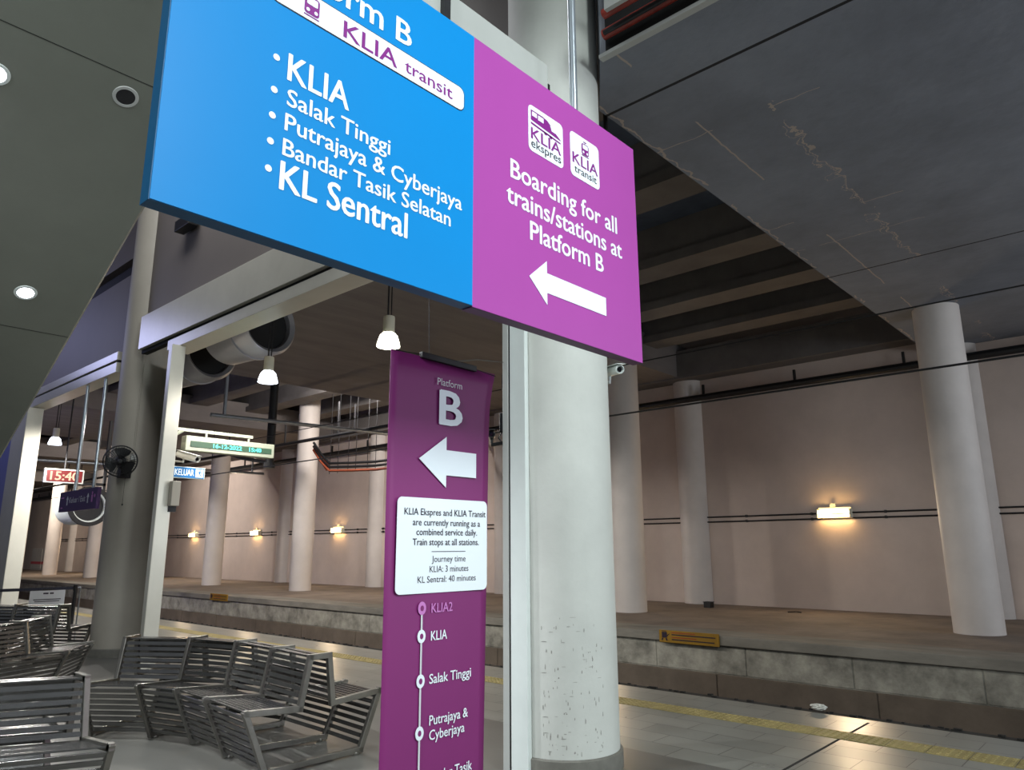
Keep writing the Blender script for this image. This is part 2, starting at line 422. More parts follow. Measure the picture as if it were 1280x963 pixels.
# ------------------------------------------------------------------ columns
def column(name, label, cat, c, r, z0, z1, m, group=None, skirt=True):
    t = thing(name, label, cat, (c[0], c[1], z0), group)
    bm = B(); lathe(bm, [(0, 0.0), (r, 0.0), (r, z1 - z0), (0, z1 - z0)], (c[0], c[1], z0), n=64); obj('shaft', bm, m, t, smooth=True)
    if skirt:
        bm = B(); lathe(bm, [(r + .002, 0), (r + .022, 0), (r + .022, .115), (r + .002, .125)], (c[0], c[1], z0), n=64); obj('skirting', bm, M['skirt'], t, smooth=True)
    return t
pil = column('round_pillar', 'thick white round pillar with scuffed foot behind the magenta sign', 'pillar', (4.745, 3.765), 0.415, 0, 7.4, M['pillar'])
bm = B()
for k in range(110):   # scuffs and chips near the foot, as thin flakes of bare render
    a = math.radians(random.uniform(195, 262)); z = .16 + 1.0 * random.random() ** 1.5; w = random.uniform(.0015, .006) if k % 4 else random.uniform(.008, .03); hh = random.uniform(.004, .022) if k % 4 else random.uniform(.0015, .003)
    n = V((math.cos(a), math.sin(a), 0)); tdir = V((-n.y, n.x, 0)); c = V((4.745, 3.765, z)) + n * .4156
    plate(bm, [(s * w * random.uniform(.5, 1.1), t * hh * random.uniform(.5, 1.1)) for s, t in ((-1, -.6), (.2, -1), (1, -.3), (.7, .8), (-.4, 1))], c, tdir, V((0, 0, 1)), .0008)
obj('scuff_marks', bm, M['chipped'], pil)
lc = column('round_pillar', 'grey round pillar carrying the wall fan', 'pillar', (4.80, 12.74), 0.42, 0, 9, M['leftcol'])
for i, y in enumerate((2.75, 9.46, 16.2, 22.9, 29.4, 36.1, 42.8, 49.5, 56.2)):
    if i == 0:
        lab = 'nearest whitewashed round column on the far ledge, right of the wall lamp'
    else:
        lab = {1: 'round column on the far ledge just right of the thick white pillar', 2: 'round column on the far ledge hidden behind the banner', 3: 'round column on the far ledge left of the orange pipe bend',
               4: 'round column on the far ledge under the lit date display', 5: 'round column on the far ledge hidden behind the doorway post', 6: 'round column on the far ledge hidden behind the grey pillar', 7: 'round column on the far ledge right of the purple exit sign', 8: 'round column on the far ledge left of the purple exit sign'}[i]
    column('ledge_column', lab, 'column', (14.35, y), 0.37, 0.2, 7.4 if y > 3.6 else 5.76, M['column'], 'columns on the far ledge', False)
    lab2 = {0: 'wall column behind the nearest whitewashed ledge column', 1: 'wall column left of the rightmost wall lamp', 2: 'wall column behind the banner edge', 3: 'wall column right of the ledge column by the orange pipe bend',
            4: 'wall column behind the ledge column under the date display', 5: 'wall column hidden behind the doorway post', 6: 'wall column hidden behind the grey pillar', 7: 'wall column behind the ledge column right of the exit sign', 8: 'wall column behind the ledge column left of the exit sign'}[i]
    column('wall_column', lab2, 'column', (17.6, y + (.35 if i == 0 else 0)), 0.41, 0.2, 6.6, M['column'], 'columns against the far wall', False)

# ------------------------------------------------------------------ stair soffit upper left, with downlights
SX, SY, SZ, SL = 2.05, 5.85, 4.37, 0.545
def zs(y): return SZ - SL * (y - SY)
bm = B()
ys = [0.2 + i * 0.6 for i in range(25)]
n = V((0, -SL, -1)).normalized()
def edge_x(y): return SX
pr = []
for y in ys:
    pr.append([bm.verts.new((x, y, zs(y) + dz)) for x, dz in ((-6, 0), (-2, 0), (edge_x(y), 0), (edge_x(y) + .02, .02), (edge_x(y) + .02, .45), (-6, .45))])
for a, b in zip(pr, pr[1:]):
    for k in range(6): bm.faces.new((a[k], a[(k + 1) % 6], b[(k + 1) % 6], b[k]))
bm.faces.new(pr[0]); bm.faces.new(pr[-1][::-1])
struct('stair_soffit', bm, M['soffit'])
bm = B()
for y in (2.6, 5.0, 7.4, 9.8):
    bar(bm, (-6, y, zs(y) - .001), (edge_x(y), y, zs(y) - .001), .004, .003, (0, 1, -SL))
for x in (0.2, -1.6):
    bar(bm, (x, .3, zs(.3) - .001), (x, 14, zs(14) - .001), .004, .003, (1, 0, 0))
struct('trim_6', bm, M['gap'])
def on_soffit(dx, dy, dz):   # from the eye along (dx,dy,dz)
    t = (SZ + SL * SY - 1.6) / (dz + SL * dy); return V((dx * t, dy * t, 1.6 + dz * t))
def downlight(p, lit, label):
    t = thing('downlight', label, 'downlight', p, 'downlights in the sloping soffit')
    R = n
    bm = B(); lathe(bm, [(.062, -.01), (.062, .006), (.082, .006), (.086, -.002)], p, R, 32); obj('trim_ring', bm, M['boardgrey'] if not lit else M['white_metal'], t, smooth=True)
    bm = B(); lathe(bm, [(0, .003), (.062, .003), (.06, -.004)], p, R, 32); obj('lamp_face', bm, M['downglow'] if lit else M['dark_metal'], t)
    if lit:
        l = bpy.data.lights.new('downlight_beam', 'SPOT'); l.energy = 250; l.spot_size = math.radians(110); l.spot_blend = .6; l.shadow_soft_size = .06; l.color = (.92, .96, 1)
        lo = bpy.data.objects.new('downlight_beam', l); COL.objects.link(lo); lo.location = p + R * .05
        lo.rotation_euler = R.to_track_quat('-Z', 'Y').to_euler()
def ray(u, v):
    c = V(((u - 640), -(v - 481.5), -911.38)); return V((cxv.x * c.x + cyv.x * c.y + czv.x * c.z, cxv.y * c.x + cyv.y * c.y + czv.y * c.z, cxv.z * c.x + cyv.z * c.y + czv.z * c.z))
downlight(on_soffit(*ray(32, 366)), True, 'lit downlight low in the sloping dark soffit')
downlight(on_soffit(*ray(157, 121)), False, 'unlit downlight nearest the blue sign in the sloping soffit')
downlight(on_soffit(*ray(-6, 92)), True, 'lit downlight at the left edge of the sloping soffit')

# ------------------------------------------------------------------ big hanging sign (plane y = 2.09, faces -y)
YS = 2.09
UX, UZ = V((1, 0, 0)), V((0, 0, 1)); O = V((0, YS, 0))
sg = thing('hanging_sign', 'large blue and magenta overhead sign listing stations with a white arrow', 'sign', (2.06, YS, 2.6))
blue = boxobj('blue_panel', (0.74, YS, 2.60), (2.06, YS + .004, 3.90), M['blue'], sg)
mag = boxobj('magenta_panel', (2.06, YS, 2.595), (3.385, YS + .004, 3.90), M['magenta'], sg)
boxobj('blue_casing', (0.737, YS + .004, 2.598), (2.06, YS + .066, 3.902), M['blue_edge'], sg)
boxobj('magenta_casing', (2.06, YS + .004, 2.593), (3.388, YS + .066, 3.902), M['mag_edge'], sg)
def T(name, body, s0, s1, base, cap, m, parent, bold=.0, depth=.0015): return text(name, body, O, UX, UZ, s0, s1, base, cap, m, parent, bold, depth=depth)
def pl(name, polys, m, parent, d=.001, o=None, ux=UX, uy=UZ):
    bm = B()
    for p in polys: plate(bm, p, (o or O) + ux.cross(uy).normalized() * d, ux, uy, .0012)
    return obj(name, bm, m, parent)
# heading, route band
T('heading', 'Platform B', 0.985, 1.690, 3.632, .108, M['white'], blue, .022)
def ring_band(s0, t0, s1, t1, r, e, m_in, m_out, name, parent):
    pl('keyline', [rrect(s0 - e, t0 - e, s1 + e, t1 + e, r + e)], m_out, parent, .0006)
    return pl(name, [rrect(s0, t0, s1, t1, r)], m_in, parent, .0016)
ring_band(1.06, 3.482, 1.995, 3.592, .03, .004, M['white'], M['ink'], 'route_band', blue)
T('route_name', 'KLIA', 1.362, 1.618, 3.498, .070, M['plum'], blue, .02, .0032)
T('route_word', 'transit', 1.660, 1.925, 3.508, .056, M['plum'], blue, .012, .0032)
def tram(c, z, w, h, parent, m, name='tram_icon', inner=None):
    """front view of a tram: body, windscreen, lamps, pantograph, rails"""
    pl(name, [rrect(c - w / 2, z, c + w / 2, z + h * .82, w * .2)], m, parent, .0032)
    pl('tram_windscreen', [rrect(c - w * .36, z + h * .42, c + w * .36, z + h * .74, w * .08), circ(c - w * .27, z + h * .17, w * .12, 12), circ(c + w * .27, z + h * .17, w * .12, 12)], inner or M['white'], parent, .0046)
    pl('tram_pantograph', [[(c - w * .22, z + h * .95), (c + w * .22, z + h * .95), (c + w * .22, z + h), (c - w * .22, z + h)], [(c - .1 * w, z + h * .82), (c - .02 * w, z + h * .82), (c + .08 * w, z + h * .95), (c, z + h * .95)],
       [(c - w * .5, z - h * .10), (c + w * .5, z - h * .10), (c + w * .5, z - h * .05), (c - w * .5, z - h * .05)]], m, parent, .0032)
tram(1.222, 3.505, .062, .092, blue, M['plum'])
rows = [('KLIA', 1.146, 1.400, 3.202, .103, .020), ('Salak Tinggi', 1.150, 1.600, 3.104, .064, .018), ('Putrajaya & Cyberjaya', 1.148, 1.990, 3.008, .064, .018),
        ('Bandar Tasik Selatan', 1.146, 1.926, 2.913, .062, .018), ('KL Sentral', 1.144, 1.696, 2.785, .103, .022)]
for body, a, b, base, cap, bo in rows: T('station_line', body, a, b, base, cap, M['white'], blue, bo)
for z in (3.264, 3.138, 3.040, 2.943, 2.842): pl('bullet_dot', [circ(1.099, z, .0125, 20)], M['white'], blue)
# magenta half
def badge(s0, t0, s1, t1, parent): return pl('badge_plate', [rrect(s0, t0, s1, t1, .028)], M['white'], parent, .001)
badge(2.434, 3.492, 2.706, 3.742, mag); badge(2.768, 3.494, 3.024, 3.750, mag)
T('badge_name', 'KLIA', 2.453, 2.686, 3.560, .060, M['plum'], mag, .022, .0026)
T('badge_word', 'ekspres', 2.453, 2.686, 3.515, .044, M['ink'], mag, .008, .0026)
T('badge_name', 'KLIA', 2.786, 3.008, 3.572, .060, M['plum'], mag, .022, .0026)
T('badge_word', 'transit', 2.800, 2.996, 3.522, .042, M['ink'], mag, .008, .0026)
# fast train in profile: body, windows, stripe, bogies
pl('train_body', [[(2.452, 3.716), (2.545, 3.716), (2.580, 3.710), (2.615, 3.690), (2.650, 3.665), (2.684, 3.648), (2.684, 3.643), (2.452, 3.660)],
                  ], M['plum'], mag, .0026)
pl('train_track', [[(2.452, 3.648), (2.684, 3.632), (2.684, 3.624), (2.452, 3.638)], [(2.55, 3.640), (2.58, 3.638), (2.572, 3.624), (2.555, 3.625)], [(2.59, 3.638), (2.62, 3.636), (2.612, 3.620), (2.597, 3.622)]], M['plum'], mag, .0026)
pl('train_windows', [[(2.460, 3.708), (2.496, 3.708), (2.496, 3.684), (2.460, 3.684)], [(2.506, 3.706), (2.548, 3.706), (2.548, 3.680), (2.506, 3.680)], [(2.600, 3.694), (2.612, 3.690), (2.645, 3.664), (2.612, 3.666)]], M['white'], mag, .004)
tram(2.897, 3.652, .062, .078, mag, M['plum'])
for body, a, b, base in (('Boarding for all', 2.304, 3.176, 3.293), ('trains/stations at', 2.276, 3.216, 3.158), ('Platform B', 2.440, 3.034, 3.024)):
    T('notice_line', body, a, b, base, .094, M['white'], mag, .022)
pl('arrow', [[(2.428, 2.836), (2.558, 2.947), (2.558, 2.886), (3.046, 2.886), (3.046, 2.786), (2.558, 2.786), (2.558, 2.725)]], M['white'], mag, .0014)
bm = B(); tube(bm, [(2.86, YS + .036, 3.88), (2.86, YS + .036, 8.95)], .022, 14)
tag(obj('hanging_rod', bm, M['galv'], smooth=True), 'galvanised rod holding up the magenta half of the overhead sign', 'rod', 'rods carrying the overhead sign')
bm = B(); tube(bm, [(1.28, YS + .036, 3.88), (1.28, YS + .036, 6.55)], .022, 14)
tag(obj('hanging_rod', bm, M['galv'], smooth=True), 'galvanised rod holding up the blue half of the overhead sign', 'rod', 'rods carrying the overhead sign')
bk = thing('backing_beam', 'pale grey box beam behind the top of the blue sign', 'beam', (1.8, 2.35, 3.9))
boxobj('beam_box', (0.4, 2.30, 3.80), (2.855, 2.36, 4.285), M['boardgrey'], bk, .004)
boxobj('end_bracket', (2.855, 2.31, 4.14), (2.885, 2.35, 4.18), M['black'], bk)
bm = B(); tube(bm, [(2.01, 2.33, 4.28), (2.01, 2.33, 6.3)], .02); obj('hanger', bm, M['dark_metal'], bk)
boxobj('hanger_front', (2.035, 2.27, 3.86), (2.075, 2.3, 4.35), M['dark_metal'], bk)
# lamp bracket under left end of the sign
bm = B(); bx(bm, (0, 0, 0), (.16, .34, .12))
sp = thing('small_speaker', 'black wall box on the bulkhead under the left end of the blue sign', 'loudspeaker', (4.44, 10.9, 6.5))
boxobj('housing', (4.36, 10.65, 6.50), (4.52, 11.15, 6.68), M['black'], sp, .01)
boxobj('bracket', (4.52, 10.8, 6.54), (4.562, 11.0, 6.64), M['dark_metal'], sp)

# ------------------------------------------------------------------ hanging banner (y = 3.0)
YB = 3.0
bn = thing('hanging_banner', 'tall plum fabric banner with white arrow and route diagram', 'banner', (2.73, YB, 0.0))
def bow(s, z):   # gentle belly and edge curl of the cloth
    return -0.016 * math.sin((s - 2.36) / .74 * PI) * (0.6 + .4 * math.sin(z * 1.4))
def e0(z): return 2.355 + (.005 * math.sin(z * 2.2))
def e1(z):
    f = (z - .1) / 2.55
    return 3.055 + .055 * f + (.05 * max(0, (z - 2.3) / .35) ** 2)
bm = B(); NZ, NS = 30, 14; g = []
for i in range(NZ + 1):
    z = .1 + (2.64 - .1) * i / NZ
    g.append([bm.verts.new((e0(z) + (e1(z) - e0(z)) * j / NS, YB + bow(e0(z) + (e1(z) - e0(z)) * j / NS, z), z)) for j in range(NS + 1)])
for i in range(NZ):
    for j in range(NS): bm.faces.new((g[i][j], g[i][j + 1], g[i + 1][j + 1], g[i + 1][j]))
cloth = obj('banner_cloth', bm, M['banner'], bn, smooth=True)
md = cloth.modifiers.new('thick', 'SOLIDIFY'); md.thickness = .003; md.offset = 1
YP = YB - .0195
OB = V((0, YP, 0))
def TB(name, body, s0, s1, base, cap, m, parent=cloth, bold=0.0): return text(name, body, OB, UX, UZ, s0, s1, base, cap, m, parent, bold, depth=.001)
def PB(name, polys, m, d=.0005):
    return pl(name, polys, m, cloth, d, OB)
TB('heading', 'Platform', 2.668, 2.858, 2.494, .040, M['notice'])
TB('platform_letter', 'B', 2.692, 2.857, 2.276, .190, M['white'], cloth, .035)
PB('arrow', [[(2.546, 2.070), (2.743, 2.206), (2.743, 2.132), (2.976, 2.132), (2.976, 1.992), (2.743, 1.992), (2.743, 1.925)]], M['white'])
PB('notice_panel', [rrect(2.408, 1.372, 3.066, 1.862, .03)], M['white'])
OBn = OB
for body, a, b, base, bo in (('KLIA Ekspres and KLIA Transit', 2.454, 3.052, 1.772, .014), ('are currently running as a', 2.512, 3.008, 1.718, .014), ('combined service daily.', 2.538, 2.984, 1.668, .014), ('Train stops at all stations.', 2.514, 2.998, 1.616, .014)):
    text('notice_line', body, OB + V((0, -.002, 0)), UX, UZ, a, b, base, .034, M['ink'], cloth, bo, depth=.001)
for body, a, b, base in (('Journey time', 2.648, 2.896, 1.529), ('KLIA: 3 minutes', 2.634, 2.918, 1.477), ('KL Sentral: 40 minutes', 2.553, 2.976, 1.425)):
    text('notice_line', body, OB + V((0, -.002, 0)), UX, UZ, a, b, base, .032, M['ink'], cloth, 0, depth=.001)
pl('rule', [[(2.646, 1.5815), (2.894, 1.5815), (2.894, 1.5845), (2.646, 1.5845)]], M['ink'], cloth, .003, OB)
PB('route_line', [[(2.583, .15), (2.594, .15), (2.594, 1.30), (2.583, 1.30)]], M['notice'], .0004)
stops = [1.298, 1.160, .944, .700, .43, .22]
for z in stops[1:]: PB('stop_ring', [circ(2.588, z, .027, 24, .033)], M['white'], .0017)
PB('current_stop', [circ(2.588, stops[0], .027, 24, .033)], M['pinkprint'], .0017)
for z in stops: pl('stop_centre', [circ(2.588, z, .011, 20, .014)], M['banner'], cloth, .003, OB)
for body, a, b, base, m in (('KLIA2', 2.654, 2.803, 1.272, M['pinkprint']), ('KLIA', 2.654, 2.766, 1.134, M['white']), ('Salak Tinggi', 2.648, 2.945, .924, M['white']), ('Putrajaya &', 2.653, 2.924, .726, M['white']), ('Cyberjaya', 2.654, 2.900, .656, M['white']),
                            ('Bandar Tasik', 2.655, 2.957, .462, M['white']), ('Selatan', 2.655, 2.84, .392, M['white']), ('KL Sentral', 2.655, 2.90, .205, M['white'])):
    TB('stop_name', body, a, b, base, .046, m, cloth, .014)
bm = B(); bar(bm, (2.55, YB - .01, 2.645), (2.975, YB - .01, 2.638), .03, .035, (0, 1, 0)); obj('clamp_bar', bm, M['black'], bn, bevel=.004)
bm = B(); tube(bm, [(2.36, YB, 2.64), (2.55, YB, 2.65)], .003, 6); tube(bm, [(2.975, YB, 2.642), (3.16, YB, 2.628)], .003, 6)
tube(bm, [(2.80, YB, 2.655), (3.4, 3.4, 2.85), (4.29, 3.98, 3.1)], .003, 6); tube(bm, [(2.62, YB, 2.655), (2.60, YB + .02, 4.0), (2.58, YB + .05, 9.0)], .0018, 6)
obj('suspension_wire', bm, M['dark_metal'], bn)

# ------------------------------------------------------------------ benches (wavy, back to back, slatted steel)
PROF = [(-.42, .03), (-.60, .45), (-.155, .42), (-.085, .78), (.085, .78), (.135, .42), (.59, .45), (.42, .03)]
def bench(label, frames, group='slatted steel wave benches', feet=True):
    c0 = frames[0][0]
    t = thing('slatted_bench', label, 'bench', (c0[0], c0[1], 0), group)
    def P(fr, d, z):
        (cx, cy), (dx, dy) = fr; l = math.hypot(dx, dy); return V((cx + dx / l * d, cy + dy / l * d, z))
    for i, fr in enumerate(frames):
        l = math.hypot(*fr[1]); side = V((-fr[1][1] / l, fr[1][0] / l, 0))
        pts = [P(fr, d, z) for d, z in PROF]
        bm = B()
        for a, b in list(zip(pts, pts[1:])) + [(pts[-1], pts[0])]:
            e = (b - a).normalized() * .022
            bar(bm, a - e, b + e, .038, .045, side)
        for d in (-.38, .38):
            q = P(fr, d, 0); lathe(bm, [(0, 0), (.028, 0), (.028, .02), (0, .02)], q, n=12)
        obj('end_frame' if i in (0, len(frames) - 1) else 'mid_frame', bm, M['steel_frame'], t, bevel=.004)
    names = {0: ('front_panel', 8), 1: ('seat', 10), 2: ('backrest', 7), 3: ('crest', 2), 4: ('backrest', 7), 5: ('seat', 10), 6: ('front_panel', 8)}
    for fa, fb in zip(frames, frames[1:]):
        for k, (nm, cnt) in names.items():
            bm = B(); (d0, z0), (d1, z1) = PROF[k], PROF[k + 1]
            L = math.hypot(d1 - d0, z1 - z0)
            for j in range(cnt):
                f = (j + .5) / cnt * .93 + .035
                a = P(fa, d0 + (d1 - d0) * f, z0 + (z1 - z0) * f); b = P(fb, d0 + (d1 - d0) * f, z0 + (z1 - z0) * f)
                fd = f + .01
                acr = (P(fa, d0 + (d1 - d0) * fd, z0 + (z1 - z0) * fd) - a).normalized()
                bar(bm, a, b, L / cnt * .56, .010, acr)
            obj(nm, bm, M['steel'], t)
    return t
bench('curved back-to-back steel bench in the middle, left of the plum banner', [((3.45, 5.17), (1, .01)), ((3.50, 5.80), (.97, -.14)), ((3.52, 6.46), (.995, .02)), ((3.36, 7.06), (.95, .28)), ((2.98, 7.62), (.84, .54))])
bench('bright steel bench in the bottom left corner, nearest the camera', [((1.88, 5.55), (.0, 1)), ((1.02, 5.98), (.2, .98)), ((.2, 6.1), (.0, 1))])
bench('steel bench curving round behind the nearest corner bench', [((3.10, 10.78), (-.88, .47)), ((2.70, 10.18), (-.69, .73)), ((2.12, 9.94), (-.25, .97)), ((1.3, 9.98), (.1, .99))])
bench('farthest steel bench, in front of the belt barrier', [((3.95, 12.72), (.86, .5)), ((3.55, 13.38), (.84, .54)), ((3.1, 14.0), (.8, .6)), ((2.5, 14.6), (.7, .7))])

# ------------------------------------------------------------------ belt barrier with notice
bp = thing('barrier_post', 'slim black post of the belt barrier beside the grey pillar', 'barrier post', (4.72, 14.75, 0), 'belt barrier posts')
bm = B(); lathe(bm, [(0, 0), (.16, 0), (.16, .02), (.03, .035), (.03, .9), (.038, .9), (.038, 1.0), (0, 1.0)], (4.72, 14.75, 0), n=20); obj('post', bm, M['dark_metal'], bp, smooth=True)
bm = B(); tube(bm, [(4.80, 14.75, .03), (4.80, 14.75, .95)], .012, 8); tube(bm, [(4.72, 14.75, .95), (4.80, 14.75, .95)], .012, 8); obj('side_rail', bm, M['galv'], bp)
bp2 = thing('barrier_post', 'slim black barrier post outside the left edge of the picture', 'barrier post', (1.7, 15.05, 0), 'belt barrier posts')
bm = B(); lathe(bm, [(0, 0), (.16, 0), (.16, .02), (.03, .035), (.03, .9), (.038, .9), (.038, 1.0), (0, 1.0)], (1.7, 15.05, 0), n=20); obj('post', bm, M['dark_metal'], bp2, smooth=True)
bm = B(); bar(bm, (1.74, 15.05, .945), (4.68, 14.75, .945), .05, .003, (0, 0, 1)); tag(obj('barrier_belt', bm, M['beltblue']), 'dark belt stretched between the barrier posts', 'belt')
nt_ = thing('barrier_notice', 'small white notice hanging on the barrier belt', 'notice', (4.3, 14.76, .6))
boxobj('sheet', (4.02, 14.735, .60), (4.56, 14.745, .92), M['notice'], nt_)
nb = boxobj('clip', (4.2, 14.735, .92), (4.36, 14.765, .945), M['black'], nt_)
ON = V((0, 14.734, 0))
pl('printed_lines', [[(4.22, .86), (4.30, .86), (4.30, .885), (4.22, .885)], [(4.32, .86), (4.38, .86), (4.38, .885), (4.32, .885)], [(4.08, .765), (4.5, .765), (4.5, .78), (4.08, .78)], [(4.1, .735), (4.48, .735), (4.48, .748), (4.1, .748)]], M['ink'], nt_, .0005, ON)

# ------------------------------------------------------------------ lamps
def pendant(label, p, ztop, m, watts, colr):
    t = thing('pendant_lamp', label, 'lamp', p, 'pendant lamps over the platform')
    bm = B(); tube(bm, [(p[0] - .02, p[1], p[2] + .42), (p[0] - .02, p[1], ztop)], .012, 8); tube(bm, [(p[0] + .035, p[1], p[2] + .42), (p[0] + .035, p[1], ztop)], .008, 8); obj('drop_rod', bm, M['dark_metal'], t)
    bm = B(); lathe(bm, [(0, .43), (.075, .43), (.08, .40), (.08, .20), (.09, .18), (.0, .18)], p, n=24); obj('gear_housing', bm, M['lampbody'], t, smooth=True)
    bm = B(); lathe(bm, [(.085, .19), (.12, .15), (.15, .05), (.158, 0.0), (.150, 0.004), (.0, .012)], p, n=32); obj('glass_shade', bm, m, t, smooth=True)
    l = bpy.data.lights.new('pendant_light', 'SPOT'); l.spot_size = math.radians(179.5); l.spot_blend = .16; l.energy = watts; l.color = colr; l.shadow_soft_size = .16
    lo = bpy.data.objects.new('pendant_light', l); COL.objects.link(lo); lo.location = (p[0], p[1], p[2] - .12)
W = (1, .95, .88)
pendant('white pendant lamp just left of the banner top', (6.0, 7.72, 4.30), 6.6, M['lampglow'], 70, W)
pendant('white pendant lamp in front of the round duct mouth', (5.95, 10.8, 4.27), 6.0, M['lampglow2'], 230, W)
pendant('white pendant lamp hidden by the grey pillar', (6.0, 16.4, 4.30), 6.0, M['lampglow2'], 300, W)
pendant('white pendant lamp above the purple exit sign, far left', (6.0, 21.6, 4.30), 7.4, M['lampglow2'], 190, W)
pendant('added white pendant lamp, unseen beyond the left edge, lighting the far ledge', (6.0, 28.5, 4.30), 6.0, M['lampglow2'], 420, W)  # unseen lamp added to brighten the far ledge face and wall
for i, y in enumerate((5.88, 12.4, 18.8, 25.25, 31.7, 38.0, 44.4, 51)):
    lab = ['warm tube lamp on the far wall left of the nearest ledge column', 'warm tube lamp on the far wall hidden behind the white pillar', 'warm tube lamp on the far wall hidden by the banner', 'warm tube lamp on the far wall below the orange pipe bend',
           'warm tube lamp on the far wall under the date display', 'warm tube lamp on the far wall beside the doorway post box', 'warm tube lamp on the far wall hidden by the grey pillar', 'farthest warm tube lamp on the wall beside the grey pillar'][i]
    t = thing('wall_lamp', lab, 'wall lamp', (17.45, y, 2.33), 'warm tube lamps on the far wall')
    boxobj('backplate', (17.42, y - .36, 2.40), (17.5, y + .36, 2.47), M['lampbody'], t, .006)
    bm = B(); tube(bm, [(17.34, y - .35, 2.36), (17.34, y + .35, 2.36)], .03, 12); tube(bm, [(17.34, y - .35, 2.27), (17.34, y + .35, 2.27)], .03, 12); obj('tube', bm, M['tube'], t, smooth=True)
    bm = B()
    for s in (-.36, .36): bx(bm, (17.30, y + s - .012, 2.23), (17.5, y + s + .012, 2.42))
    obj('end_cap', bm, M['lampbody'], t)
    boxobj('junction_box', (17.43, y - .02, 2.47), (17.5, y + .10, 2.56), M['lampbody'], t, .004)
    l = bpy.data.lights.new('tube_light', 'AREA'); l.shape = 'RECTANGLE'; l.size = .14; l.size_y = .7; l.energy = 20; l.color = (1, .78, .52)
    lo = bpy.data.objects.new('tube_light', l); COL.objects.link(lo); lo.location = (17.28, y, 2.31); lo.rotation_euler = (0, math.radians(90), 0)
# conduits along the far wall
for z, lab in ((2.34, 'upper thin conduit running along the far wall'), (2.22, 'lower thin conduit running along the far wall')):
    bm = B(); tube(bm, [(17.47, Y0, z), (17.47, 3.0, z), (17.47, 60, z)], .018, 8)
    k = -8
    while k < 60: bx(bm, (17.44, k, z - .03), (17.5, k + .04, z + .03)); k += 1.6
    tag(obj('wall_conduit', bm, M['dark_metal']), lab, 'conduit')
bm = B(); tube(bm, [(17.2, Y0, 5.42), (17.2, 80, 5.42)], .085, 10)
k = -8
while k < 75: bx(bm, (17.17, k, 5.42), (17.23, k + .05, 5.75)); bx(bm, (17.2, k - .03, 5.4), (17.5, k + .08, 5.44)); k += 2.4
tag(obj('wall_pipe', bm, M['black']), 'thick black pipe running high along the far wall', 'pipe')
bm = B(); tube(bm, [(9.6, Y0, 3.66), (9.6, 85, 3.66)], .014, 8); tag(obj('overhead_wire', bm, M['black']), 'thin black contact wire above the track', 'wire')
bm = B(); tube(bm, [(9.6, Y0, 4.45), (9.6, 85, 4.45)], .010, 8); tag(obj('overhead_wire', bm, M['black']), 'upper black carrier wire above the track', 'wire')

# ------------------------------------------------------------------ pipes and trays top centre
tr = thing('cable_tray', 'grey cable tray edge at the top beside the big pillar', 'cable tray', (4.6, 1.0, 5.8))
bm = B(); bx(bm, (4.60, Y0, 5.71), (4.664, 3.14, 5.745)); bx(bm, (4.20, Y0, 5.76), (4.24, 2.8, 5.86)); bx(bm, (4.24, Y0, 6.3), (4.62, 2.8, 6.32)); obj('tray_channel', bm, M['boardgrey'], tr)
boxobj('shade_sheet', (4.652, Y0, 5.746), (4.668, 3.1, 6.9), M['gap'], tr)  # added black sheet, stands in for the shade behind the pipes
k = -8.6
while k < 2.7:
    bm = B(); bx(bm, (4.18, k, 5.735), (4.665, k + .03, 5.758)); bx(bm, (4.40, k, 5.76), (4.415, k + .03, 9.0)); obj('hanger_strut', bm, M['dark_metal'], tr); k += .95
for x, z, r, m, lab in ((4.545, 5.86, .045, 'red_pipe', 'red pipe beside the grey cable tray, nearest the slab'), (4.46, 5.80, .022, 'dark_metal', 'thin dark pipe between the two red pipes'), (4.34, 5.86, .04, 'red_pipe', 'red pipe farthest from the slab at the top')):
    bm = B(); tube(bm, [(x, Y0, z), (x, 3.04 - (4.545 - x) * .68, z)], r, 14); tag(obj('service_pipe', bm, M[m], smooth=True), lab, 'pipe')
dp = thing('down_pipe', 'pair of black pipes dropping beside the top of the white pillar', 'pipe', (5.53, 3.7, 4.6))
bm = B()
for a, b in ((5.50, 3.70), (5.56, 3.74)): tube(bm, [(a, b, 7.4), (a, b, 4.6)], .022, 10)
obj('pipe_run', bm, M['black'], dp)
bm = B()
for z in (5.0, 5.5, 5.85): bx(bm, (5.46, 3.64, z), (5.60, 3.70, z + .03))
obj('pipe_clip', bm, M['dark_metal'], dp)

# ------------------------------------------------------------------ ducts
def ductfan(label, x, y0, y1, z):
    t = thing('ventilation_duct', label, 'duct', (x, y0, z), 'round ventilation ducts under the slab')
    bm = B(); lathe(bm, [(.44, .30), (.44, .0), (.50, -.06), (.55, .0), (.55, y1 - y0), (.44, y1 - y0), (.44, .30)], (x, y0, z), (-.12, 1, 0), 48); obj('casing', bm, M['duct'], t, smooth=True)
    bm = B(); lathe(bm, [(0, .10), (.435, .10), (.435, .13), (0, .13)], (x, y0, z), (-.12, 1, 0), 32); obj('dark_core', bm, M['gap'], t)
    bm = B(); lathe(bm, [(.552, .35), (.58, .35), (.58, .40), (.552, .40)], (x, y0, z), (-.12, 1, 0), 40); obj('flange', bm, M['duct'], t)
    bm = B()
    for yy in (.4, y1 - y0 - .2): bx(bm, (x - .5, y0 + yy, z + .3), (x - .46, y0 + yy + .04, 6.0)); bx(bm, (x + .40, y0 + yy, z + .3), (x + .44, y0 + yy + .04, 6.0))
    obj('hanger_strap', bm, M['dark_metal'], t)
ductfan('grey round duct with its dark mouth behind the pendant lamp', 6.12, 11.2, 12.35, 5.40)
ductfan('grey round duct behind the nearer duct, beside the doorway post', 6.02, 13.1, 14.6, 5.24)

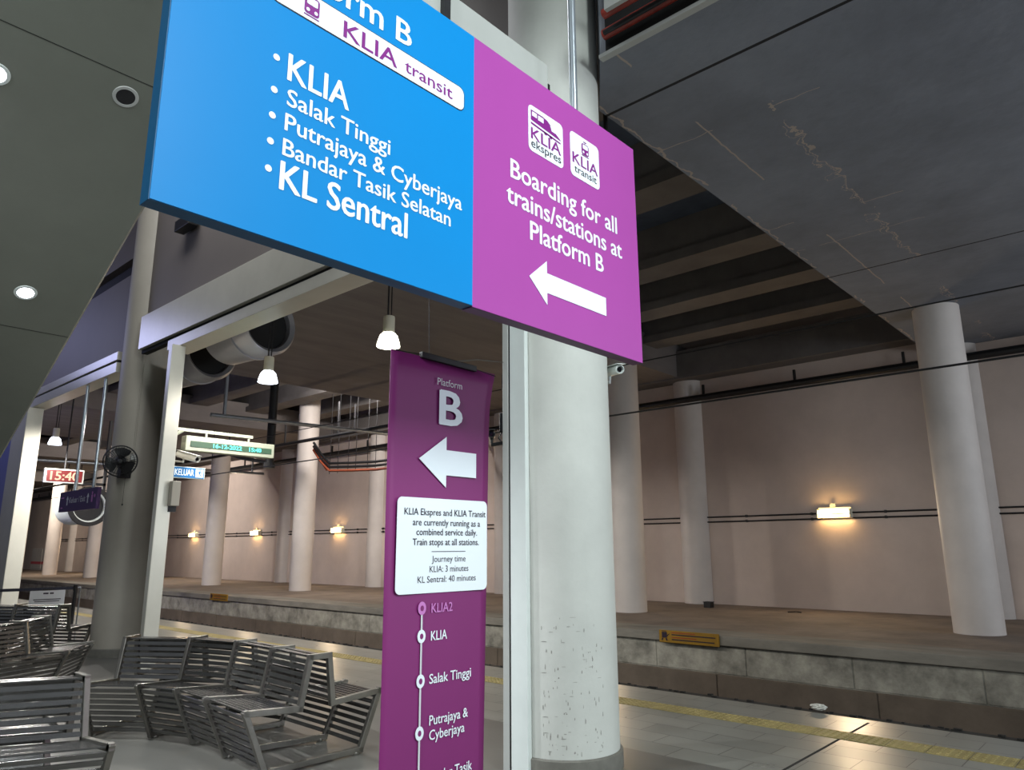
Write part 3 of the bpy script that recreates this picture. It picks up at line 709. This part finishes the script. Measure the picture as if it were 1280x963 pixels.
# ------------------------------------------------------------------ information display, exit signs, clock
ld = thing('date_display', 'long pale LED box showing date and time in cyan', 'display', (5.9, 11.85, 3.1))
boxobj('case', (5.14, 11.80, 3.17), (6.72, 11.98, 3.415), M['ledcase'], ld, .01)
boxobj('screen', (5.22, 11.79, 3.235), (6.66, 11.80, 3.33), M['ledpanel'], ld)
OL = V((0, 11.789, 0))
text('date_digits', '16-12-2022', OL, UX, UZ, 5.60, 6.10, 3.25, .065, M['ledcyan'], ld, .02)
text('time_digits', '15:40', OL, UX, UZ, 6.24, 6.46, 3.25, .065, M['ledcyan'], ld, .02)
bm = B(); bx(bm, (4.90, 11.88, 3.49), (6.34, 11.93, 3.54)); bx(bm, (5.5, 11.89, 3.41), (5.53, 11.92, 3.5)); bx(bm, (6.26, 11.89, 3.41), (6.29, 11.92, 3.5))
tube(bm, [(4.93, 11.9, 3.10), (4.95, 11.9, 3.30), (5.0, 11.9, 3.42), (5.12, 11.9, 3.5)], .03, 8); obj('bracket_arm', bm, M['ledcase'], ld)
ks = thing('exit_sign', 'small lit blue exit sign below the bullet camera', 'exit sign', (5.1, 11.5, 2.68))
boxobj('case', (4.83, 11.50, 2.69), (5.36, 11.56, 2.87), M['white_metal'], ks, .004)
boxobj('lit_face', (4.845, 11.495, 2.70), (5.345, 11.50, 2.86), M['keluar'], ks)
text('lettering', 'KELUAR', V((0, 11.494, 0)), UX, UZ, 4.88, 5.18, 2.735, .095, M['keluar_white'], ks, .015)
OK_ = V((0, 11.4935, 0))
pl('door_pictogram', [rrect(5.205, 2.715, 5.33, 2.845, .008)], M['keluar_white'], ks, .0005, OK_)
pl('running_figure', [circ(5.275, 2.822, .011, 12), [(5.255, 2.805), (5.285, 2.808), (5.280, 2.770), (5.262, 2.768)], [(5.285, 2.805), (5.312, 2.785), (5.308, 2.778), (5.283, 2.795)], [(5.262, 2.772), (5.280, 2.772), (5.305, 2.735), (5.294, 2.730)], [(5.262, 2.775), (5.250, 2.752), (5.225, 2.750), (5.225, 2.758), (5.246, 2.76)], [(5.257, 2.803), (5.234, 2.785), (5.238, 2.778), (5.262, 2.792)]], M['keluar'], ks, .002, OK_)
bm = B(); tube(bm, [(4.92, 11.53, 2.69), (4.92, 11.53, 2.62), (4.82, 11.62, 2.62)], .015, 8); obj('mount_arm', bm, M['dark_metal'], ks)
def bullet_camera(label, tip, back, m, r=.045, mount=None):
    t = thing('bullet_camera', label, 'security camera', back)
    tip, back = V(tip), V(back); d = (tip - back); L = d.length; d.normalize()
    bm = B(); lathe(bm, [(0, 0), (r * .9, 0), (r, .02), (r, L), (r * .82, L + .004), (r * .8, L - .012), (0, L - .012)], back, d, 24); obj('body', bm, m, t, smooth=True)
    bm = B(); lathe(bm, [(0, L - .008), (r * .6, L - .008), (r * .5, L - .002), (0, L)], back, d, 20); obj('lens', bm, M['lens'], t, smooth=True)
    bm = B()
    up = V((0, 0, 1)); a = back + d * L * .55 + up * (r + .006); bar(bm, back + d * .02 + up * (r + .006), tip + d * .03 + up * (r + .006), 2.0 * r, .006, d.cross(up))
    obj('sun_shield', bm, m, t)
    if mount:
        bm = B(); q = back + d * L * .3; tube(bm, [q - up * r, q - up * (r + .05), V(mount)], .016, 8); obj('mount_arm', bm, m, t)
    return t
bullet_camera('white bullet security camera on the thick pillar, under the magenta sign corner', (5.00, 3.31, 3.055), (5.20, 3.60, 3.10), M['white_metal'], .038, (5.10, 3.66, 3.0))
bullet_camera('grey bullet security camera above the blue exit sign', (5.13, 11.3, 2.975), (5.0, 11.72, 3.09), M['boardgrey'], .055, (5.03, 12.12, 3.02))
bullet_camera('small black camera on the post beside the banner', (4.22, 4.05, 2.50), (4.33, 4.15, 2.51), M['black'], .03, (4.34, 3.99, 2.44))
cb = thing('cable_box', 'black cable fittings on the post beside the banner top', 'junction box', (4.31, 4.0, 2.5))
boxobj('box', (4.29, 3.987, 2.52), (4.34, 4.03, 2.68), M['black'], cb, .006)
bm = B(); tube(bm, [(4.315, 4.0, 2.68), (4.315, 4.0, 3.07)], .006, 6); tube(bm, [(4.30, 4.01, 2.52), (4.27, 4.02, 2.47), (4.31, 4.0, 2.42)], .006, 6); bx(bm, (4.30, 3.987, 2.88), (4.33, 4.01, 3.0)); obj('cable', bm, M['black'], cb)
ex = thing('exit_sign', 'purple exit sign hanging on two rods in the left doorway', 'exit sign', (4.5, 14.43, 2.27))
exp_ = boxobj('board', (4.47, 13.49, 2.28), (4.53, 15.36, 2.64), M['exitpurple'], ex)
bm = B()
for y in (13.78, 14.68): tube(bm, [(4.5, y, 2.62), (4.5, y, 4.60)], .028, 10)
obj('hanging_rod', bm, M['galv'], ex)
OE, EX = V((4.469, 0, 0)), V((0, -1, 0))
text('lettering', 'Keluar / Exit', OE, EX, UZ, -14.82, -14.02, 2.425, .10, M['notice'], exp_, .01)
def arrow_up(c, z, k): return [(c, z + .09 * k), (c + .06, z + .02 * k), (c + .022, z + .02 * k), (c + .022, z - .08 * k), (c - .022, z - .08 * k), (c - .022, z + .02 * k), (c - .06, z + .02 * k)]
pl('arrows', [arrow_up(-14.93, 2.47, 1), arrow_up(-13.90, 2.47, 1)], M['notice'], exp_, .001, OE, EX, UZ)
pl('pictograms', [circ(-13.70, 2.55, .028, 12), [(-13.74, 2.52), (-13.66, 2.52), (-13.67, 2.40), (-13.73, 2.40)], circ(-13.58, 2.50, .03, 12), [(-15.25, 2.54), (-15.12, 2.54), (-15.12, 2.52), (-15.25, 2.52)], [(-15.25, 2.36), (-15.15, 2.36), (-15.15, 2.34), (-15.25, 2.34)]], M['pinkprint'], exp_, .001, OE, EX, UZ)
ck = thing('digital_clock', 'red LED clock hanging beyond the left doorway', 'clock', (6.5, 22.2, 3.3))
boxobj('case', (6.02, 22.2, 3.36), (6.98, 22.3, 3.74), M['boardgrey'], ck, .01)
boxobj('screen', (6.07, 22.19, 3.40), (6.93, 22.2, 3.70), M['ledred'], ck)
text('digits', '15:40', V((0, 22.185, 0)), UX, UZ, 6.16, 6.84, 3.44, .22, M['leddigit'], ck, .03)
bm = B(); tube(bm, [(6.5, 22.25, 3.74), (6.5, 22.25, 7.4)], .02); obj('hanging_rod', bm, M['dark_metal'], ck)

# wall fan on the grey pillar
fn = thing('wall_fan', 'dark wall fan mounted on the grey round pillar', 'fan', (4.26, 12.2, 2.93))
FC = V((4.27, 12.05, 2.94)); FA = V((-.35, -.90, -.12)).normalized()
Fx = FA.cross(UZ).normalized(); Fy = FA.cross(Fx).normalized()
bm = B()
for h, r in ((.07, .19), (.075, .10), (-.05, .20), (0.01, .24), (.045, .23)):
    tube(bm, [FC + FA * h + Fx * (r * math.cos(a)) + Fy * (r * math.sin(a)) for a in [2 * PI * k / 40 for k in range(41)]], .006 if r > .2 else .003, 6, False)
for k in range(36):
    a = 2 * PI * k / 36; e = Fx * math.cos(a) + Fy * math.sin(a)
    tube(bm, [FC + FA * .085 + e * .04, FC + FA * .072 + e * .14, FC + FA * .04 + e * .235, FC + FA * .0 + e * .24, FC - FA * .06 + e * .15, FC - FA * .07 + e * .05], .0022, 4)
obj('cage', bm, M['black'], fn)
bm = B()
for k in range(3):
    a = 2 * PI * k / 3 + .4; prev = None
    for i in range(7):
        r = .03 + .185 * i / 6; wd = .35 + .35 * math.sin(i / 6 * PI * .8)
        ring = [bm.verts.new(FC + (Fx * math.cos(a + s * wd) + Fy * math.sin(a + s * wd)) * r + FA * (s * .022)) for s in (-1, 0, 1)]
        if prev:
            for j in range(2): bm.faces.new((prev[j], prev[j + 1], ring[j + 1], ring[j]))
        prev = ring
bl = obj('blades', bm, M['black'], fn); md = bl.modifiers.new('t', 'SOLIDIFY'); md.thickness = .003
bm = B(); lathe(bm, [(0, .09), (.03, .088), (.04, .07), (.035, .0), (.0, 0)], FC, FA, 20); lathe(bm, [(0, -.01), (.07, -.02), (.085, -.06), (.075, -.15), (.04, -.18), (0, -.18)], FC, FA, 24); obj('motor', bm, M['black'], fn, smooth=True)
bm = B(); tube(bm, [FC - FA * .14, FC - FA * .2 + V((.0, .0, -.10)), V((4.50, 12.42, 2.80))], .02, 8); bx(bm, (4.40, 12.36, 2.72), (4.56, 12.50, 2.92)); obj('wall_bracket', bm, M['dark_metal'], fn)
bm = B(); tube(bm, [V((4.42, 12.20, 2.78)), V((4.42, 12.20, 2.30))], .003, 5); lathe(bm, [(0, 0), (.012, .01), (.01, .03), (0, .035)], (4.42, 12.20, 2.27), n=8); obj('pull_cord', bm, M['black'], fn)
cd = thing('pillar_conduit', 'thin conduit running down the grey pillar to the fan socket', 'conduit', (4.5, 12.4, 3))
bm = B(); a = math.radians(238); q = V((4.80 + .432 * math.cos(a), 12.74 + .432 * math.sin(a), 0))
tube(bm, [q + V((.5, -.02, 5.55)), q + V((.12, -.06, 5.55)), q + V((.0, 0, 5.5)), q + V((0, 0, 3.10))], .014, 8); obj('pipe', bm, M['leftcol'], cd, smooth=True)
boxobj('socket', (q.x - .04, q.y - .03, 3.0), (q.x + .04, q.y + .02, 3.1), M['boardgrey'], cd, .006)
# closer box on the doorway post
db = thing('post_box', 'narrow grey control box on the pale doorway post', 'control box', (4.45, 10.5, 2.2))
boxobj('housing', (4.44, 10.49, 2.20), (4.56, 10.606, 2.55), M['leftcol'], db, .01)
boxobj('back_plate', (4.46, 10.605, 2.12), (4.57, 10.622, 2.52), M['dark_metal'], db)

# ------------------------------------------------------------------ things beyond the track
pp = thing('hanging_pole', 'dark pole hanging behind the date display', 'pole', (9.85, 17.2, 3.7))
bm = B(); tube(bm, [(9.85, 17.5, 6.0), (9.85, 17.5, 3.72)], .11, 12); obj('pole', bm, M['dark_metal'], pp, smooth=True)
bm = B(); tube(bm, [(9.85, 17.5, 3.80), (9.45, 18.2, 3.95), (8.9, 19.2, 4.3)], .045, 8); lathe(bm, [(0, 0), (.15, 0), (.15, .14), (0, .14)], (9.85, 17.5, 3.66), n=14); obj('cantilever_arm', bm, M['dark_metal'], pp)
oc = thing('bent_conduits', 'orange and black bent conduits hanging before the far wall', 'conduits', (13.5, 19.3, 4))
for i, (m, dz) in enumerate((('dark_metal', .12), ('dark_metal', 0), ('orange', -.12))):
    bm = B(); tube(bm, [(13.5, 21.2, 4.95 + dz), (13.5, 20.7, 4.5 + dz), (13.5, 20.2, 4.18 + dz), (13.5, 19.0, 4.10 + dz), (13.5, 17.75, 4.04 + dz), (13.9, 17.0, 4.12 + dz), (15.5, 15.8, 4.45 + dz)], .04, 8); obj('conduit', bm, M[m], oc, smooth=True)
bm = B(); bar(bm, (13.5, 21.15, 4.9), (13.5, 20.3, 4.15), .22, .03, (0, .5, .6)); obj('cover_plate', bm, M['orange'], oc)
bm = B()
for y in (20.2, 19.75, 19.2, 18.8, 18.2, 17.8): tube(bm, [(13.5, y, 3.95), (13.5, y, 6.6)], .010, 5)
obj('hanger_wire', bm, M['dark_metal'], oc)
# cross pipes high over the track (left view)
hp = []
for i, (a, b, r, m) in enumerate((((7.9, 16.9, 4.75), (17.3, 16.95, 5.0), .05, 'galv'), ((7.6, 31.5, 4.9), (17.3, 31.2, 5.0), .06, 'galv'))):
    bm = B(); tube(bm, [a, b], r, 10); bx(bm, (a[0] + .3, a[1] - .03, a[2]), (a[0] + .36, a[1] + .03, 6.0)); bx(bm, (b[0] - .6, b[1] - .03, b[2] - .05), (b[0] - .54, b[1] + .03, 6.0))
    tag(obj('cross_pipe', bm, M[m], smooth=True), ('grey pipe crossing the track behind the date display' if i == 0 else 'farther grey pipe crossing the track behind the exit sign'), 'pipe')
for x, z, lab in ((12.6, 4.95, 'slim grey pipe along the track left of the orange pipe bend'), (13.2, 5.12, 'upper slim grey pipe along the track left of the orange pipe bend')):
    bm = B(); tube(bm, [(x, 14, z), (x, 60, z)], .05, 8)
    k = 18.5
    while k < 60:
        bx(bm, (x - .02, k, z), (x + .02, k + .04, 5.98)); k += 4
    tag(obj('track_pipe', bm, M['dark_metal'], smooth=True), lab, 'pipe')
# jet fan far left
jf = thing('jet_fan', 'white drum fan with dark ring hanging behind the purple exit sign', 'fan', (8.0, 26, 3.3))
bm = B(); lathe(bm, [(.45, 0), (.55, -.02), (.55, 1.5), (.45, 1.5), (.45, 0)], (8.3, 25.6, 2.95), (0, 1, 0), 32); obj('drum', bm, M['white_metal'], jf, smooth=True)
bm = B(); lathe(bm, [(.5, -.1), (.62, -.1), (.62, .02), (.5, .02), (.5, -.1)], (8.3, 25.6, 2.95), (0, 1, 0), 32); lathe(bm, [(0, .1), (.45, .1), (.45, .14), (0, .14)], (8.3, 25.6, 2.95), (0, 1, 0), 24); obj('ring', bm, M['dark_metal'], jf)
bm = B(); bx(bm, (7.85, 25.7, 3.4), (7.93, 25.8, 5.75)); bx(bm, (8.67, 25.7, 3.4), (8.75, 25.8, 5.75)); bx(bm, (7.85, 25.7, 3.62), (8.75, 25.8, 3.7)); obj('hanger_frame', bm, M['dark_metal'], jf)
# warning signs on the ledge
def warn(label, y0, y1, z0, z1):
    t = thing('warning_sign', label, 'warning sign', (11.3, (y0 + y1) / 2, z0), 'yellow warning signs on the far ledge')
    b = boxobj('plate', (11.27, y0, z0), (11.30, y1, z1), M['warn'], t, .003)
    o = V((11.269, 0, 0)); ex = V((0, -1, 0)); L = y1 - y0; s = -y1; hh = z1 - z0
    pl('pictogram', [rrect(s + .05 * L, z0 + .38 * hh, s + .14 * L, z0 + .85 * hh, .01), [(s + .05 * L, z0 + .35 * hh), (s + .075 * L, z0 + .35 * hh), (s + .06 * L, z0 + .15 * hh), (s + .04 * L, z0 + .15 * hh)], [(s + .11 * L, z0 + .35 * hh), (s + .135 * L, z0 + .35 * hh), (s + .15 * L, z0 + .15 * hh), (s + .125 * L, z0 + .15 * hh)],
       [(s + .14 * L, z0 + .6 * hh), (s + .18 * L, z0 + .75 * hh), (s + .185 * L, z0 + .7 * hh), (s + .145 * L, z0 + .5 * hh)], [(s + .05 * L, z0 + .9 * hh), (s + .13 * L, z0 + .9 * hh), (s + .13 * L, z0 + .95 * hh), (s + .05 * L, z0 + .95 * hh)]], M['ink'], b, .001, o, ex, UZ)
    pl('printed_rows', [[(s + .22 * L, z0 + f * hh), (s + e * L, z0 + f * hh), (s + e * L, z0 + (f + .09) * hh), (s + .22 * L, z0 + (f + .09) * hh)] for f, e in ((.62, .95), (.22, .93))], M['ink'], b, .001, o, ex, UZ)
    pl('printed_rows', [[(s + .22 * L, z0 + f * hh), (s + e * L, z0 + f * hh), (s + e * L, z0 + (f + .06) * hh), (s + .22 * L, z0 + (f + .06) * hh)] for f, e in ((.80, .62), (.42, .64))], M['redprint'], b, .001, o, ex, UZ)
warn('yellow warning sign on the ledge right of the white pillar', 5.79, 6.88, .04, .235)
warn('small distant yellow warning sign on the ledge left of the banner', 21.98, 23.1, .05, .25)
# litter
bm = B(); bmesh.ops.create_icosphere(bm, subdivisions=3, radius=1)
for v in bm.verts:
    r = .7 + .5 * random.random(); v.co = V((7.79 + v.co.x * .04 * r, 2.97 + v.co.y * .075 * r, .028 + max(v.co.z, -.9) * .03 * r + .015))
tag(obj('crumpled_tissue', bm, M['tissue']), 'crumpled white tissue lying at the platform edge', 'tissue')
bt = thing('bait_box', 'small black box on the far ledge near the wall', 'box', (16.4, 8.63, .2))
boxobj('body', (16.32, 8.54, .2), (16.5, 8.72, .32), M['black'], bt, .01); boxobj('lid', (16.31, 8.53, .32), (16.51, 8.73, .335), M['dark_metal'], bt, .004)
bm = B(); tube(bm, [(16.2, 6.66, .215), (16.3, 6.50, .222), (16.28, 6.40, .215)], .012, 6); tube(bm, [(16.28, 6.52, .218), (16.2, 6.44, .235)], .008, 5); tag(obj('dry_twig', bm, M['dark_metal']), 'dark twig lying on the far ledge', 'twig')
bm = B()
for k in range(220):
    y = random.uniform(-1, 22); x = 7.83 + random.uniform(-.05, .03); r = random.uniform(.006, .02)
    bx(bm, (x - r, y - r * 1.6, -.006), (x + r, y + r * 1.6, r * .7))
o = obj('gravel_grit', bm, M['edge']); o['kind'] = 'stuff'; tag(o, 'dark grit gathered along the platform edge', 'grit')
wc = thing('wall_cabinet', 'pale double cabinet with a red stripe on the far wall', 'cabinet', (17.3, 61, .2))
boxobj('body', (17.2, 58.9, .2), (17.5, 63.8, 1.75), M['cabinet'], wc, .01)
for y in (59.0, 61.4): boxobj('door', (17.17, y, .3), (17.2, y + 2.3, 1.68), M['cabinet'], wc, .006); boxobj('red_stripe', (17.16, y, .62), (17.17, y + 2.3, .80), M['redtape'], wc)

# ------------------------------------------------------------------ light
def area(name, loc, aim, w, h, e, col, spread=180):
    l = bpy.data.lights.new(name, 'AREA'); l.shape = 'RECTANGLE'; l.size = w; l.size_y = h; l.energy = e; l.color = col; l.spread = math.radians(spread)
    o = bpy.data.objects.new(name, l); COL.objects.link(o); o.location = loc
    o.rotation_euler = (V(aim) - V(loc)).to_track_quat('-Z', 'Y').to_euler(); return o
area('concourse_light', (1.2, -5.0, 6.5), (2.6, 3, 2.4), 1.2, 3.0, 84, (.90, 1.0, 1.0), 84)
area('concourse_light_left', (-5.5, 0.5, 6.0), (3, 6, 1), 2.0, 3.0, 230, (.9, .97, 1.0))
area('concourse_ceiling_light', (3.3, 9.0, 8.8), (3.3, 9, 0), 1.0, 5.0, 100, (.95, .97, 1.0))
area('blue_screen_glow', (1.5, 20, 6.8), (4.6, 17, 6.2), 3.0, 1.5, 45, (.55, .58, 1.0))
area('bay_fill', (12.35, 18.0, 6.5), (17.0, 25, 2.0), 1.3, .3, 170, (1, .93, .87))  # added fill with no fitting, hidden by the slab, brightens the far wall
area('bay_fill_beyond', (12.35, 33.0, 6.5), (17.0, 41, 2.0), 1.3, .3, 240, (1, .92, .84))  # another added fill, out of sight past the next slab, for the wall
area('bay_fill_far', (12.35, 47.6, 6.5), (16.0, 55, 2.0), 1.3, .3, 300, (1, .88, .74))  # added warm fill, unseen, lifts the most distant columns
area('platform_end_fill', (14.3, -8.5, 3.0), (11.0, 3, 5.7), 3.0, 2.0, 170, (.86, .93, 1.0))  # added fill behind the eye, throws cool light up at the slab
area('platform_near_fill', (8.0, -8.0, 2.8), (7.2, 3, 5.75), 3.0, 1.5, 60, (.84, .92, 1.0), 110)  # second added fill, unseen, narrowed towards the near part of the slab
w = bpy.data.worlds.new('world'); scene.world = w; w.use_nodes = True
bg = w.node_tree.nodes['Background']; bg.inputs['Color'].default_value = (.55, .6, .7, 1); bg.inputs['Strength'].default_value = .12
scene.cycles.use_denoising = True
scene.cycles.max_bounces = 8; scene.cycles.diffuse_bounces = 4
scene.cycles.sample_clamp_indirect = 4.0
